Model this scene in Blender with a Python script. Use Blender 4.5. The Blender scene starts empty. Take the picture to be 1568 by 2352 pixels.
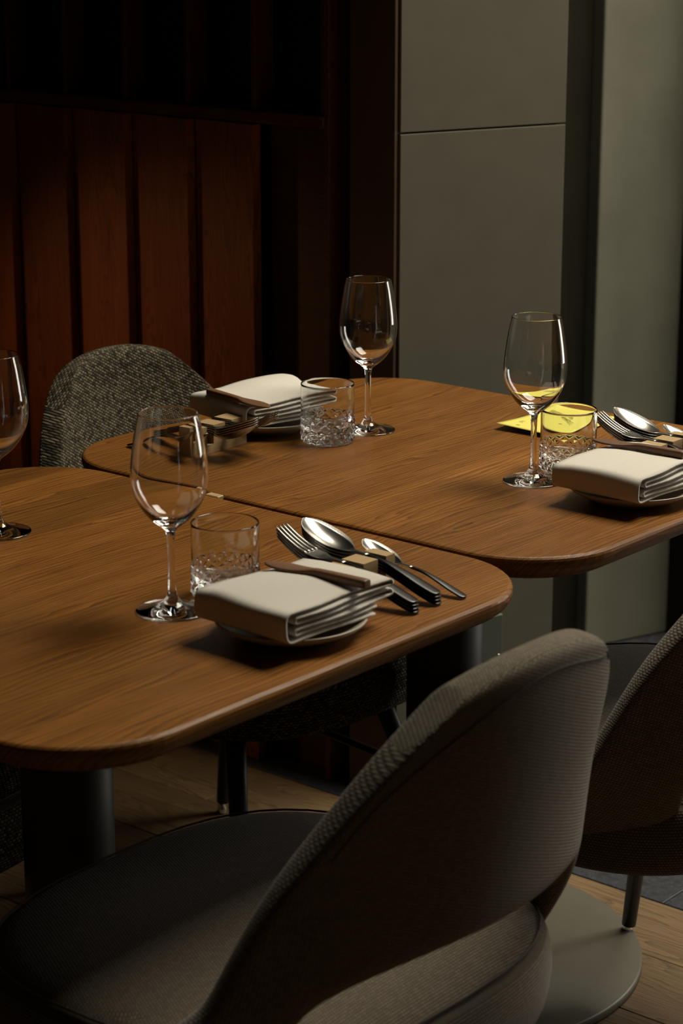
import bpy, bmesh, math, random
from math import sin, cos, pi, radians, sqrt
from mathutils import Vector, Matrix
from mathutils.bvhtree import BVHTree

random.seed(7)
SC = bpy.context.scene
COL = SC.collection

# ------------------------------------------------------------------ camera
# World axes follow the tables: +x runs along the boards away from the lens, +y to the left, z up.
YAW, PITCH = 40.0, 15.80
cam = bpy.data.cameras.new('camera')
cam.sensor_fit = 'HORIZONTAL'
cam.sensor_width = 24.0
cam.lens = 5054.28 / 1568 * 24.0
cam.clip_start, cam.clip_end = 0.05, 60
cam.dof.use_dof = True
cam.dof.focus_distance = 2.80
cam.dof.aperture_fstop = 8.0
camo = bpy.data.objects.new('camera', cam)
COL.objects.link(camo)
camo.location = (0, 0, 1.4905)
fw = Vector((cos(radians(YAW)) * cos(radians(PITCH)), sin(radians(YAW)) * cos(radians(PITCH)), -sin(radians(PITCH))))
camo.rotation_euler = fw.to_track_quat('-Z', 'Y').to_euler()
SC.camera = camo

# ------------------------------------------------------------------ world, window light, exposure
world = bpy.data.worlds.new('world')
SC.world = world
world.use_nodes = True
bg = world.node_tree.nodes['Background']
bg.inputs['Color'].default_value = (0.55, 0.65, 0.8, 1)
bg.inputs['Strength'].default_value = 0.004

ROOM_H = 3.3
SKY_C = Vector((3.62, 1.20, ROOM_H + 0.05))   # middle of the rooflight, high up beyond the tables' right side
la = bpy.data.lights.new('rooflight_daylight', 'AREA')
la.shape = 'RECTANGLE'
la.size, la.size_y = 1.75, 1.75
la.energy = 160
la.color = (1.0, 0.93, 0.77)
lo = bpy.data.objects.new('rooflight_daylight', la)
COL.objects.link(lo)
lo.location = SKY_C

lw = bpy.data.lights.new('window_daylight', 'AREA')
lw.shape = 'RECTANGLE'
lw.size, lw.size_y = 0.8, 2.2
lw.energy = 34
lw.color = (1.0, 0.96, 0.88)
wo = bpy.data.objects.new('window_daylight', lw)
COL.objects.link(wo)
wo.location = (5.38, 0.35, 1.55)
wo.rotation_euler = (Vector((-1, 0, 0))).to_track_quat('-Z', 'Y').to_euler()

ld = bpy.data.lights.new('warm_slat_fill', 'SPOT')  # added spot out of view that warms the slats; no actual lamp there
ld.energy = 6
ld.color = (1.0, 0.50, 0.20)
ld.spot_size = radians(50)
ld.spot_blend = 1.0
ld.shadow_soft_size = 0.04
do = bpy.data.objects.new('warm_slat_fill', ld)
COL.objects.link(do)
do.location = (1.88, 3.55, 0.98)
do.rotation_euler = (Vector((2.70, 2.64, 0.56)) - Vector(do.location)).to_track_quat('-Z', 'Y').to_euler()

SC.view_settings.view_transform = 'Standard'
SC.view_settings.look = 'None'
SC.view_settings.gamma = 1.0
SC.view_settings.use_curve_mapping = False
SC.view_settings.exposure = 0.0
SC.cycles.use_denoising = True
SC.cycles.max_bounces = 16
SC.cycles.transmission_bounces = 14
SC.cycles.glossy_bounces = 6
SC.cycles.diffuse_bounces = 4
SC.cycles.sample_clamp_indirect = 15.0


# ------------------------------------------------------------------ materials
class NT:
    def __init__(self, name):
        self.m = bpy.data.materials.new(name)
        self.m.use_nodes = True
        self.t = self.m.node_tree
        self.b = self.t.nodes['Principled BSDF']

    def n(self, typ, **kw):
        nd = self.t.nodes.new(typ)
        for k, v in kw.items():
            if k.startswith('i_'):
                nd.inputs[k[2:].replace('_', ' ')].default_value = v
            else:
                setattr(nd, k, v)
        return nd

    def l(self, a, b):
        self.t.links.new(a, b)

    def math(self, op, a, b=None, c=None):
        nd = self.n('ShaderNodeMath', operation=op)
        for i, v in enumerate((a, b, c)):
            if v is None:
                continue
            if isinstance(v, (int, float)):
                nd.inputs[i].default_value = v
            else:
                self.l(v, nd.inputs[i])
        return nd.outputs[0]

    def mix(self, f, a, b, blend='MIX'):
        nd = self.n('ShaderNodeMix', data_type='RGBA', blend_type=blend)
        for s, v in ((nd.inputs['Factor'], f), (nd.inputs['A'], a), (nd.inputs['B'], b)):
            if isinstance(v, (int, float)):
                s.default_value = v
            elif isinstance(v, tuple):
                s.default_value = v if len(v) == 4 else (*v, 1)
            else:
                self.l(v, s)
        return nd.outputs['Result']

    def bump(self, h, strength, dist):
        nd = self.n('ShaderNodeBump')
        nd.inputs['Strength'].default_value = strength
        nd.inputs['Distance'].default_value = dist
        self.l(h, nd.inputs['Height'])
        self.l(nd.outputs['Normal'], self.b.inputs['Normal'])
        return nd

    def ramp(self, f, stops):
        nd = self.n('ShaderNodeValToRGB')
        cr = nd.color_ramp
        while len(cr.elements) < len(stops):
            cr.elements.new(0.5)
        for e, (p, c) in zip(cr.elements, stops):
            e.position = p
            e.color = c if len(c) == 4 else (*c, 1)
        self.l(f, nd.inputs['Fac'])
        return nd.outputs['Color']


def plain(name, col, rough=0.5, metal=0.0, spec=0.5, mottle=0.0, scale=8.0, bump=0.0):
    k = NT(name)
    k.b.inputs['Roughness'].default_value = rough
    k.b.inputs['Metallic'].default_value = metal
    k.b.inputs['Specular IOR Level'].default_value = spec
    if mottle or bump:
        tc = k.n('ShaderNodeTexCoord')
        no = k.n('ShaderNodeTexNoise', i_Scale=scale, i_Detail=6.0, i_Roughness=0.6)
        k.l(tc.outputs['Object'], no.inputs['Vector'])
        dk = tuple(c * (1 - mottle) for c in col)
        lt = tuple(min(1, c * (1 + mottle)) for c in col)
        k.l(k.ramp(no.outputs['Fac'], [(0.3, dk), (0.7, lt)]), k.b.inputs['Base Color'])
        if bump:
            k.bump(no.outputs['Fac'], bump, 0.002)
    else:
        k.b.inputs['Base Color'].default_value = (*col, 1)
    return k.m


def wood(name, dark, mid, light, axis='X', rough=0.4, ring=55.0, pore=900.0, bump=0.25, spec=0.5, contrast=1.0, cath=1.0):
    """Grain runs along the object axis given; each object gets its own offset."""
    k = NT(name)
    tc = k.n('ShaderNodeTexCoord')
    oi = k.n('ShaderNodeObjectInfo')
    sp = k.n('ShaderNodeSeparateXYZ')
    k.l(tc.outputs['Object'], sp.inputs[0])
    o = {'X': (0, 1, 2), 'Y': (1, 0, 2), 'Z': (2, 0, 1)}[axis]
    al, ac, up = (sp.outputs[i] for i in o)
    r = k.math('MULTIPLY', oi.outputs['Random'], 37.0)
    alo = k.math('ADD', al, r)
    aco = k.math('ADD', ac, k.math('ADD', up, k.math('MULTIPLY', oi.outputs['Random'], 5.3)))
    # big warp, then rings
    c1 = k.n('ShaderNodeCombineXYZ')
    k.l(k.math('MULTIPLY', alo, 1.5), c1.inputs[0])
    k.l(k.math('MULTIPLY', aco, 9.0), c1.inputs[1])
    n1 = k.n('ShaderNodeTexNoise', i_Scale=1.0, i_Detail=3.0, i_Roughness=0.5)
    k.l(c1.outputs[0], n1.inputs['Vector'])
    c1b = k.n('ShaderNodeCombineXYZ')
    k.l(k.math('MULTIPLY', alo, 9.0), c1b.inputs[0])
    k.l(k.math('MULTIPLY', aco, 110.0), c1b.inputs[1])
    n1b = k.n('ShaderNodeTexNoise', i_Scale=1.0, i_Detail=2.0)
    k.l(c1b.outputs[0], n1b.inputs['Vector'])
    ph = k.math('ADD', k.math('MULTIPLY', aco, ring * 2.2), k.math('MULTIPLY', n1.outputs['Fac'], 26.0 * cath))
    ph = k.math('ADD', ph, k.math('MULTIPLY', n1b.outputs['Fac'], 1.0))
    saw = k.math('FRACT', ph)
    rings = k.math('POWER', saw, 2.2)
    # pores: short dark streaks
    c2 = k.n('ShaderNodeCombineXYZ')
    k.l(k.math('MULTIPLY', alo, 9.0), c2.inputs[0])
    k.l(k.math('MULTIPLY', aco, pore), c2.inputs[1])
    n2 = k.n('ShaderNodeTexNoise', i_Scale=1.0, i_Detail=2.0, i_Roughness=0.6)
    k.l(c2.outputs[0], n2.inputs['Vector'])
    pores = k.ramp(n2.outputs['Fac'], [(0.36, (1, 1, 1)), (0.5, (0, 0, 0))])
    # slow tone drift
    c3 = k.n('ShaderNodeCombineXYZ')
    k.l(k.math('MULTIPLY', alo, ROOM_H), c3.inputs[0])
    k.l(k.math('MULTIPLY', aco, 24.0), c3.inputs[1])
    n3 = k.n('ShaderNodeTexNoise', i_Scale=1.0, i_Detail=4.0)
    k.l(c3.outputs[0], n3.inputs['Vector'])
    base = k.mix(k.ramp(n3.outputs['Fac'], [(0.3, (0, 0, 0)), (0.7, (1, 1, 1))]), mid, light)
    f = k.math('MULTIPLY', rings, 0.62 * contrast)
    base = k.mix(f, base, dark)
    base = k.mix(k.math('MULTIPLY', pores, 0.42 * contrast), base, tuple(c * 0.55 for c in dark))
    tone = k.math('ADD', k.math('MULTIPLY', oi.outputs['Random'], 0.46), 0.78)
    hs = k.n('ShaderNodeHueSaturation')
    k.l(base, hs.inputs['Color'])
    k.l(tone, hs.inputs['Value'])
    k.l(hs.outputs[0], k.b.inputs['Base Color'])
    k.b.inputs['Roughness'].default_value = rough
    k.b.inputs['Specular IOR Level'].default_value = spec
    hgt = k.math('SUBTRACT', 1.0, k.math('ADD', k.math('MULTIPLY', rings, 0.35), pores))
    k.bump(hgt, bump, 0.0004)
    return k.m


def weave(name, a, b, pu, pv, bump=0.6, dist=0.0006, rnd=0.4, twill=0.0, rough=0.95, sheen=0.15):
    """Woven cloth driven by the UV map, whose units are metres."""
    k = NT(name)
    uv = k.n('ShaderNodeUVMap')
    sp = k.n('ShaderNodeSeparateXYZ')
    k.l(uv.outputs[0], sp.inputs[0])
    nz = k.n('ShaderNodeTexNoise', i_Scale=120.0, i_Detail=2.0)
    k.l(uv.outputs[0], nz.inputs['Vector'])
    u = k.math('ADD', k.math('DIVIDE', sp.outputs[0], pu), k.math('MULTIPLY', nz.outputs['Fac'], 0.5 * rnd))
    v = k.math('ADD', k.math('DIVIDE', sp.outputs[1], pv), k.math('MULTIPLY', nz.outputs['Fac'], 0.5 * rnd))
    if twill:
        u = k.math('ADD', u, k.math('MULTIPLY', v, twill))
    iv = k.math('FLOOR', v)
    u2 = k.math('ADD', u, k.math('MULTIPLY', iv, 0.5))       # rows shifted by half a stitch
    iu = k.math('FLOOR', u2)
    cu = k.math('SINE', k.math('MULTIPLY', k.math('FRACT', u2), pi))
    cv = k.math('SINE', k.math('MULTIPLY', k.math('FRACT', v), pi))
    h = k.math('MULTIPLY', k.math('POWER', cu, 0.6), cv)
    cc = k.n('ShaderNodeCombineXYZ')
    k.l(iu, cc.inputs[0])
    k.l(iv, cc.inputs[1])
    wn = k.n('ShaderNodeTexWhiteNoise', noise_dimensions='2D')
    k.l(cc.outputs[0], wn.inputs['Vector'])
    sel = k.math('ADD', k.math('MULTIPLY', wn.outputs['Value'], rnd), 1 - rnd)
    f = k.math('MULTIPLY', h, sel)
    k.l(k.mix(f, a, b), k.b.inputs['Base Color'])
    k.b.inputs['Roughness'].default_value = rough
    k.b.inputs['Specular IOR Level'].default_value = 0.15
    k.b.inputs['Sheen Weight'].default_value = sheen
    k.b.inputs['Sheen Roughness'].default_value = 0.5
    k.bump(h, bump, dist)
    return k.m


def glassm(name, col=(1, 1, 1), rough=0.0):
    k = NT(name)
    k.b.inputs['Base Color'].default_value = (*col, 1)
    k.b.inputs['Roughness'].default_value = rough
    k.b.inputs['IOR'].default_value = 1.5
    k.b.inputs['Transmission Weight'].default_value = 1.0
    return k.m


def stone(name):
    k = NT(name)
    tc = k.n('ShaderNodeTexCoord')
    v = k.n('ShaderNodeTexNoise', i_Scale=60.0, i_Detail=8.0, i_Roughness=0.75)
    k.l(tc.outputs['Object'], v.inputs['Vector'])
    w = k.n('ShaderNodeTexVoronoi', i_Scale=170.0)
    k.l(tc.outputs['Object'], w.inputs['Vector'])
    c = k.ramp(v.outputs['Fac'], [(0.35, (0.014, 0.015, 0.018)), (0.62, (0.04, 0.043, 0.05)), (0.75, (0.09, 0.095, 0.105))])
    sp = k.ramp(w.outputs['Distance'], [(0.05, (1, 1, 1)), (0.16, (0, 0, 0))])
    k.l(k.mix(k.math('MULTIPLY', sp, 0.35), c, (0.3, 0.31, 0.32)), k.b.inputs['Base Color'])
    k.b.inputs['Roughness'].default_value = 0.45
    k.bump(v.outputs['Fac'], 0.2, 0.001)
    return k.m


OAK = wood('oak_table', (0.050, 0.016, 0.003), (0.175, 0.066, 0.0110), (0.245, 0.100, 0.020), 'X', 0.36, ring=70, pore=620, bump=0.25, spec=0.28, contrast=1.15, cath=0.55)
FLOORW = wood('oak_floor', (0.045, 0.025, 0.010), (0.155, 0.093, 0.041), (0.20, 0.125, 0.057), 'Y', 0.5, ring=46, pore=420, bump=0.4, contrast=1.05)
SLATW = wood('red_stained_slat', (0.10, 0.026, 0.007), (0.30, 0.092, 0.024), (0.38, 0.125, 0.034), 'Z', 0.5, ring=50, pore=600, bump=0.2, spec=0.3)
POSTW = plain('dark_brown_panel', (0.085, 0.055, 0.034), 0.6, spec=0.3, mottle=0.15)
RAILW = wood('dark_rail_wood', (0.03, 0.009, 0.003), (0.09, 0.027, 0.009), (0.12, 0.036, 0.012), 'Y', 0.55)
KNIFEW = wood('walnut_knife', (0.05, 0.019, 0.007), (0.135, 0.058, 0.022), (0.19, 0.083, 0.033), 'Y', 0.5, ring=150, pore=2500, bump=0.15)
RESTW = wood('pale_oak_block', (0.17, 0.10, 0.04), (0.36, 0.235, 0.105), (0.43, 0.29, 0.14), 'X', 0.5, ring=160, pore=2200, bump=0.2, contrast=0.7)
VOID = plain('black_glass_recess_shade', (0.004, 0.004, 0.004), 0.35, spec=0.2)
GREY = plain('grey_panel_paint', (0.115, 0.106, 0.080), 0.85, spec=0.06, mottle=0.05, scale=14, bump=0.06)
GREEN = plain('green_grey_plaster', (0.145, 0.140, 0.106), 0.75, spec=0.10, mottle=0.13, scale=5, bump=0.08)
DARKFRAME = plain('dark_bronze_frame', (0.018, 0.016, 0.011), 0.95, spec=0.02, mottle=0.1)
WALLP = plain('warm_dark_wall', (0.05, 0.04, 0.032), 0.9, spec=0.2, mottle=0.1)
CEIL = plain('dark_ceiling', (0.06, 0.055, 0.05), 0.9, spec=0.2, mottle=0.05)
BASEM = plain('bronze_grey_metal', (0.145, 0.132, 0.098), 0.42, metal=0.25, spec=0.5, mottle=0.06, scale=20)
COLM = plain('column_dark_metal', (0.055, 0.05, 0.04), 0.5, metal=0.2, spec=0.4, mottle=0.05)
LEGM = plain('black_steel', (0.012, 0.012, 0.012), 0.45, metal=0.3, spec=0.5)
CHROME = plain('chrome', (0.8, 0.78, 0.74), 0.12, metal=1.0)
STEEL = plain('brushed_steel', (0.42, 0.40, 0.365), 0.26, metal=1.0)
HANDLEM = plain('dark_steel', (0.045, 0.044, 0.042), 0.28, metal=1.0)
SOCKM = plain('socket_metal', (0.085, 0.09, 0.07), 0.5, spec=0.3)
PLATE = plain('beige_stoneware', (0.34, 0.29, 0.225), 0.4, spec=0.5, mottle=0.06, scale=40)
STONE = stone('speckled_stone')
TAUPE = weave('taupe_cloth', (0.035, 0.026, 0.017), (0.275, 0.222, 0.156), 0.0042, 0.0027, bump=0.7, dist=0.0007, rnd=0.35)
TAUPES = weave('taupe_seat_cloth', (0.028, 0.020, 0.013), (0.215, 0.172, 0.122), 0.0036, 0.0036, bump=0.7, dist=0.0005, rnd=0.35)
SEAM = plain('dark_seam', (0.05, 0.04, 0.03), 0.9)
TWEED = weave('tweed_cloth', (0.012, 0.010, 0.006), (0.25, 0.205, 0.135), 0.0056, 0.0042, bump=0.9, dist=0.0012, rnd=0.9, sheen=0.0)
LINEN = weave('napkin_linen', (0.46, 0.42, 0.365), (0.66, 0.615, 0.545), 0.0015, 0.0015, bump=0.35, dist=0.0002, rnd=0.3, sheen=0.1)
GLASS = glassm('clear_glass', (1, 1, 1))
CUT = glassm('cut_glass', (0.97, 0.99, 0.99))
YELLOW = plain('yellow_card', (0.62, 0.55, 0.11), 0.75, spec=0.2, mottle=0.03, scale=60)
INK = plain('olive_ink', (0.15, 0.14, 0.03), 0.8, spec=0.1)


# ------------------------------------------------------------------ helpers
def link(name, me, mat, parent=None, smooth=False):
    o = bpy.data.objects.new(name, me)
    COL.objects.link(o)
    if mat is not None and not me.materials:
        me.materials.append(mat)
    if parent is not None:
        o.parent = parent
    if smooth:
        for p in me.polygons:
            p.use_smooth = True
    return o


def from_bm(name, bm, mat, parent=None, smooth=False):
    bmesh.ops.recalc_face_normals(bm, faces=bm.faces)
    me = bpy.data.meshes.new(name)
    bm.to_mesh(me)
    bm.free()
    return link(name, me, mat, parent, smooth)


def from_data(name, vs, fs, mat, parent=None, smooth=False, recalc=True):
    me = bpy.data.meshes.new(name)
    me.from_pydata(vs, [], fs)
    if recalc:
        bm = bmesh.new()
        bm.from_mesh(me)
        bmesh.ops.recalc_face_normals(bm, faces=bm.faces)
        bm.to_mesh(me)
        bm.free()
    me.update()
    return link(name, me, mat, parent, smooth)


def empty(name, loc=(0, 0, 0), rz=0.0, parent=None):
    o = bpy.data.objects.new(name, None)
    o.empty_display_size = 0.05
    COL.objects.link(o)
    o.location = loc
    o.rotation_euler = (0, 0, rz)
    if parent is not None:
        o.parent = parent
    return o


def tag(o, label, cat, group=None):
    o['label'] = label
    o['category'] = cat
    if group:
        o['group'] = group
    return o


def structure(o):
    o['kind'] = 'structure'
    return o


def copy_tree(o, parent=None):
    c = o.copy()
    COL.objects.link(c)
    c.parent = parent
    for ch in [x for x in bpy.data.objects if x.parent == o]:
        copy_tree(ch, c)
    return c


def box_bm(x0, x1, y0, y1, z0, z1, bev=0.0, seg=2, bm=None):
    own = bm is None
    bm = bm or bmesh.new()
    r = bmesh.ops.create_cube(bm, size=1.0)
    vs = r['verts']
    for v in vs:
        v.co = Vector((x0 + (v.co.x + .5) * (x1 - x0), y0 + (v.co.y + .5) * (y1 - y0), z0 + (v.co.z + .5) * (z1 - z0)))
    if bev:
        es = list({e for v in vs for e in v.link_edges})
        bmesh.ops.bevel(bm, geom=es, offset=bev, segments=seg, affect='EDGES', profile=0.5)
    return bm


def lathe_data(prof, n=48):
    """prof: list of (r, z); r == 0 ends become poles."""
    vs, fs, rings = [], [], []
    for r, z in prof:
        if r < 1e-7:
            rings.append([len(vs)])
            vs.append((0, 0, z))
        else:
            rings.append(list(range(len(vs), len(vs) + n)))
            vs += [(r * cos(2 * pi * i / n), r * sin(2 * pi * i / n), z) for i in range(n)]
    for a, b in zip(rings, rings[1:]):
        for i in range(n):
            j = (i + 1) % n
            if len(a) == 1 and len(b) == 1:
                continue
            if len(a) == 1:
                fs.append((a[0], b[j], b[i]))
            elif len(b) == 1:
                fs.append((a[i], a[j], b[0]))
            else:
                fs.append((a[i], a[j], b[j], b[i]))
    return vs, fs


def lathe(name, prof, mat, parent=None, n=48, smooth=True):
    vs, fs = lathe_data(prof, n)
    return from_data(name, vs, fs, mat, parent, smooth)


def smooth_curve(pts, k=6):
    """Catmull-Rom through the points."""
    out = []
    P = [Vector(p) for p in pts]
    for i in range(len(P) - 1):
        p0, p1, p2, p3 = P[max(i - 1, 0)], P[i], P[i + 1], P[min(i + 2, len(P) - 1)]
        for j in range(k):
            t = j / k
            out.append(0.5 * ((2 * p1) + (p2 - p0) * t + (2 * p0 - 5 * p1 + 4 * p2 - p3) * t * t + (3 * p1 - p0 - 3 * p2 + p3) * t ** 3))
    out.append(P[-1])
    return out


def tube_data(path, rads, n=12):
    P = [Vector(p) for p in path]
    vs, fs = [], []
    for i, p in enumerate(P):
        d = (P[min(i + 1, len(P) - 1)] - P[max(i - 1, 0)]).normalized()
        ref = Vector((0, 0, 1)) if abs(d.z) < 0.9 else Vector((1, 0, 0))
        a = d.cross(ref).normalized()
        b = d.cross(a).normalized()
        r = rads[i] if isinstance(rads, (list, tuple)) else rads
        vs += [tuple(p + a * (r * cos(2 * pi * k / n)) + b * (r * sin(2 * pi * k / n))) for k in range(n)]
    for i in range(len(P) - 1):
        for k in range(n):
            j = (k + 1) % n
            fs.append((i * n + k, i * n + j, (i + 1) * n + j, (i + 1) * n + k))
    fs.append(tuple(range(n)))
    fs.append(tuple(range((len(P) - 1) * n, len(P) * n)))
    return vs, fs


def tube(name, path, rads, mat, parent=None, n=12, closed=False):
    if closed:
        P = [Vector(p) for p in path]
        m = len(P)
        vs, fs = [], []
        for i, p in enumerate(P):
            d = (P[(i + 1) % m] - P[i - 1]).normalized()
            ref = Vector((0, 0, 1)) if abs(d.z) < 0.9 else Vector((1, 0, 0))
            a = d.cross(ref).normalized()
            b = d.cross(a).normalized()
            vs += [tuple(p + a * (rads * cos(2 * pi * k / n)) + b * (rads * sin(2 * pi * k / n))) for k in range(n)]
        for i in range(m):
            for k in range(n):
                j, i2 = (k + 1) % n, (i + 1) % m
                fs.append((i * n + k, i * n + j, i2 * n + j, i2 * n + k))
        return from_data(name, vs, fs, mat, parent, True)
    vs, fs = tube_data(path, rads, n)
    return from_data(name, vs, fs, mat, parent, True)


def subsurf(o, lv):
    m = o.modifiers.new('subdivision', 'SUBSURF')
    m.levels = m.render_levels = lv
    return o


# ================================================================== setting
# floor of oak planks running along y up to the stone strip
fl = structure(empty('floor'))
PLW = 0.158
meshes = {}
x = 2.668
row = 0
while x > -1.1:
    x0 = x - PLW
    y = -1.1 - random.random() * 0.9
    while y < 3.9:
        ln = random.choice((1.3, 1.6, 1.9, 2.2))
        key = ln
        if key not in meshes:
            o = from_bm('plank', box_bm(0, PLW - 0.0012, 0, ln - 0.0012, -0.02, 0, 0.0012, 1), FLOORW, fl)
            meshes[key] = o.data
        else:
            o = link('plank', meshes[key], None, fl)
        o.location = (x0, y, 0)
        y += ln
    x = x0
    row += 1
# stone strip
TS = 0.6
tm = None
for i in range(4):
    for j in range(9):
        if tm is None:
            o = from_bm('stone_tile', box_bm(0, TS - 0.002, 0, TS - 0.002, -0.02, 0, 0.001, 1), STONE, fl)
            tm = o.data
        else:
            o = link('stone_tile', tm, None, fl)
        o.location = (2.67 + i * TS, -1.4 + j * TS + (0.3 if i % 2 else 0), 0)
o = from_bm('subfloor', box_bm(-1.6, 5.4, -2.4, 4.2, -0.06, -0.021), WALLP, fl)

# slatted wall: plane x = 2.70, bays 0.15 m wide
wl = structure(empty('wall_back'))
SILL = 1.122
BAY = 0.1495
ends = [2.906 + k * BAY for k in range(7, 0, -1)] + [2.906, 2.7565, 2.607, 2.4575]
sl_me = None
for yr in ends:
    if sl_me is None:
        # one board, its right edge proud and its left edge set back
        b = bmesh.new()
        pts = [(0.000, 0.0), (0.020, 0.0), (0.038, BAY - 0.004), (0.018, BAY - 0.004)]
        lo_ = [b.verts.new((px, py, 0.0)) for px, py in pts]
        hi_ = [b.verts.new((px, py, SILL - 0.004)) for px, py in pts]
        b.faces.new(lo_)
        b.faces.new(hi_)
        for i in range(len(pts)):
            j = (i + 1) % len(pts)
            b.faces.new((lo_[i], lo_[j], hi_[j], hi_[i]))
        o = from_bm('slat', b, SLATW, wl)
        sl_me = o.data
    else:
        o = link('slat', sl_me, None, wl)
    o.location = (2.700, yr, 0.0)
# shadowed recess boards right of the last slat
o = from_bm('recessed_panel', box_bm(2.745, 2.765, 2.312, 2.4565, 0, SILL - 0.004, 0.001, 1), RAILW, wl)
o = from_bm('backing', box_bm(2.77, 2.80, 2.25, 4.0, 0, ROOM_H), VOID, wl)  # coloured black to put deep shade into the slat grooves and recess
o = from_bm('sill', box_bm(2.703, 2.77, 2.306, 4.0, SILL, SILL + 0.020, 0.002, 1), RAILW, wl)
mu = None
for yr in ends + [2.308]:
    if mu is None:
        o = from_bm('mullion', box_bm(0, 0.06, 0, 0.010, SILL + 0.020, ROOM_H, 0.001, 1), RAILW, wl)
        mu = o.data
    else:
        o = link('mullion', mu, None, wl)
    o.location = (2.709, yr, 0)
pa = None
for yr in ends + [2.308]:
    if pa is None:
        o = from_bm('dark_pane', box_bm(0, 0.006, 0.010, BAY, SILL + 0.020, ROOM_H), VOID, wl)
        pa = o.data
    else:
        o = link('dark_pane', pa, None, wl)
    o.location = (2.755, yr, 0)
o = from_bm('end_post', box_bm(2.705, 2.765, 2.296, 2.3065, 0, ROOM_H, 0.001, 1), RAILW, wl)

# pilaster: brown side, grey canted face in two panels
P0 = Vector((2.722, 2.165))
PD = Vector((0.94, -0.342))
PN = Vector((-0.342, -0.94))
PL = 0.318
pil = structure(empty('wall_pilaster'))


def canted(name, s0, s1, d0, d1, z0, z1, mat, parent, bev=0.0):
    """Box along the canted face: s along it, d inwards from it."""
    b = box_bm(s0, s1, d0, d1, z0, z1, bev, 1)
    M = Matrix(((PD.x, -PN.x, 0, P0.x), (PD.y, -PN.y, 0, P0.y), (0, 0, 1, 0), (0, 0, 0, 1)))
    bmesh.ops.transform(b, matrix=M, verts=b.verts)
    return from_bm(name, b, mat, parent)


ZJ = 1.122
canted('panel', 0.001, PL, 0.0, 0.02, 0.0, ZJ - 0.0012, GREY, pil, 0.0012)
canted('panel', 0.001, PL, 0.0, 0.02, ZJ + 0.0012, ROOM_H, GREY, pil, 0.0012)
canted('core', 0.004, PL - 0.004, 0.021, 0.10, 0.0, ROOM_H, DARKFRAME, pil)
# brown face left of the corner
o = from_bm('brown_panel', box_bm(2.716, 2.74, 2.17, 2.262, 0, ROOM_H, 0.001, 1), POSTW, pil)

# far plaster wall with dark jamb
farw = structure(empty('wall_far'))
F0 = Vector((3.612, 2.332))


def far_box(name, s0, s1, d0, d1, z0, z1, mat, bev=0.0, parent=None):
    b = box_bm(s0, s1, d0, d1, z0, z1, bev, 2)
    M = Matrix(((PD.x, -PN.x, 0, F0.x), (PD.y, -PN.y, 0, F0.y), (0, 0, 1, 0), (0, 0, 0, 1)))
    bmesh.ops.transform(b, matrix=M, verts=b.verts)
    return from_bm(name, b, mat, parent)


far_box('plaster_panel', -0.045, 0.60, 0.0, 0.05, 0.0, ROOM_H, GREEN, 0.004, farw)
far_box('dark_panel', -0.9, -0.047, 0.03, 0.06, 0.0, ROOM_H, DARKFRAME, 0.0, farw)
jamb = structure(far_box('trim_1', 0.158, 0.42, -0.10, -0.001, 0.0, ROOM_H, DARKFRAME, 0.01))

# the rest of the room, out of the frame
structure(from_bm('wall_left', box_bm(-1.6, 2.77, 3.9, 4.0, 0, ROOM_H), WALLP))
structure(from_bm('wall_near', box_bm(-1.6, -1.5, -2.4, 3.9, 0, ROOM_H), WALLP))
structure(from_bm('wall_right', box_bm(-1.6, 5.4, -2.5, -2.4, 0, ROOM_H), WALLP))
structure(from_bm('wall_end', box_bm(5.4, 5.5, -2.5, 4.2, 0, ROOM_H), WALLP))
wn = structure(empty('window_1'))
for y0, y1, z0, z1 in ((-0.11, -0.05, 0.40, 2.70), (0.75, 0.81, 0.40, 2.70), (-0.05, 0.75, 0.40, 0.45), (-0.05, 0.75, 2.65, 2.70)):
    from_bm('window_frame', box_bm(5.33, 5.40, y0, y1, z0, z1, 0.003, 1), DARKFRAME, wn)
ce = structure(empty('ceiling'))
SX0, SX1, SY0, SY1 = SKY_C.x - 0.86, SKY_C.x + 0.86, SKY_C.y - 0.95, SKY_C.y + 0.95
for x0, x1, y0, y1 in ((-1.6, SX0, -2.5, 4.2), (SX1, 5.5, -2.5, 4.2), (SX0, SX1, -2.5, SY0), (SX0, SX1, SY1, 4.2)):
    from_bm('ceiling_section', box_bm(x0, x1, y0, y1, ROOM_H, ROOM_H + 0.06), CEIL, ce)

# ================================================================== tables
TZ = 0.75
THK = 0.030


def rrect(x0, x1, y0, y1, r, inset=0.0, n=14):
    x0, x1, y0, y1, r = x0 + inset, x1 - inset, y0 + inset, y1 - inset, max(r - inset, 0.004)
    pts = []
    for cx, cy, a0 in ((x1 - r, y1 - r, 0), (x0 + r, y1 - r, 90), (x0 + r, y0 + r, 180), (x1 - r, y0 + r, 270)):
        for i in range(n + 1):
            a = radians(a0 + 90 * i / n)
            pts.append((cx + r * cos(a), cy + r * sin(a)))
    return pts


def tabletop_bm(lx, ly, r):
    prof = [(0.0050, 0.0), (0.0030, -0.0006), (0.0010, -0.0024), (0.0, -0.0052), (0.0, -0.010), (0.0015, -0.015), (0.005, -0.0205), (0.011, -0.0255), (0.019, -THK)]
    b = bmesh.new()
    rings = []
    for ins, z in prof:
        rings.append([b.verts.new((px, py, z)) for px, py in rrect(-lx / 2, lx / 2, -ly / 2, ly / 2, r, ins)])
    n = len(rings[0])
    for a, c in zip(rings, rings[1:]):
        for i in range(n):
            b.faces.new((a[i], a[(i + 1) % n], c[(i + 1) % n], c[i]))
    b.faces.new(rings[0])
    b.faces.new(rings[-1])
    return b


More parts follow.
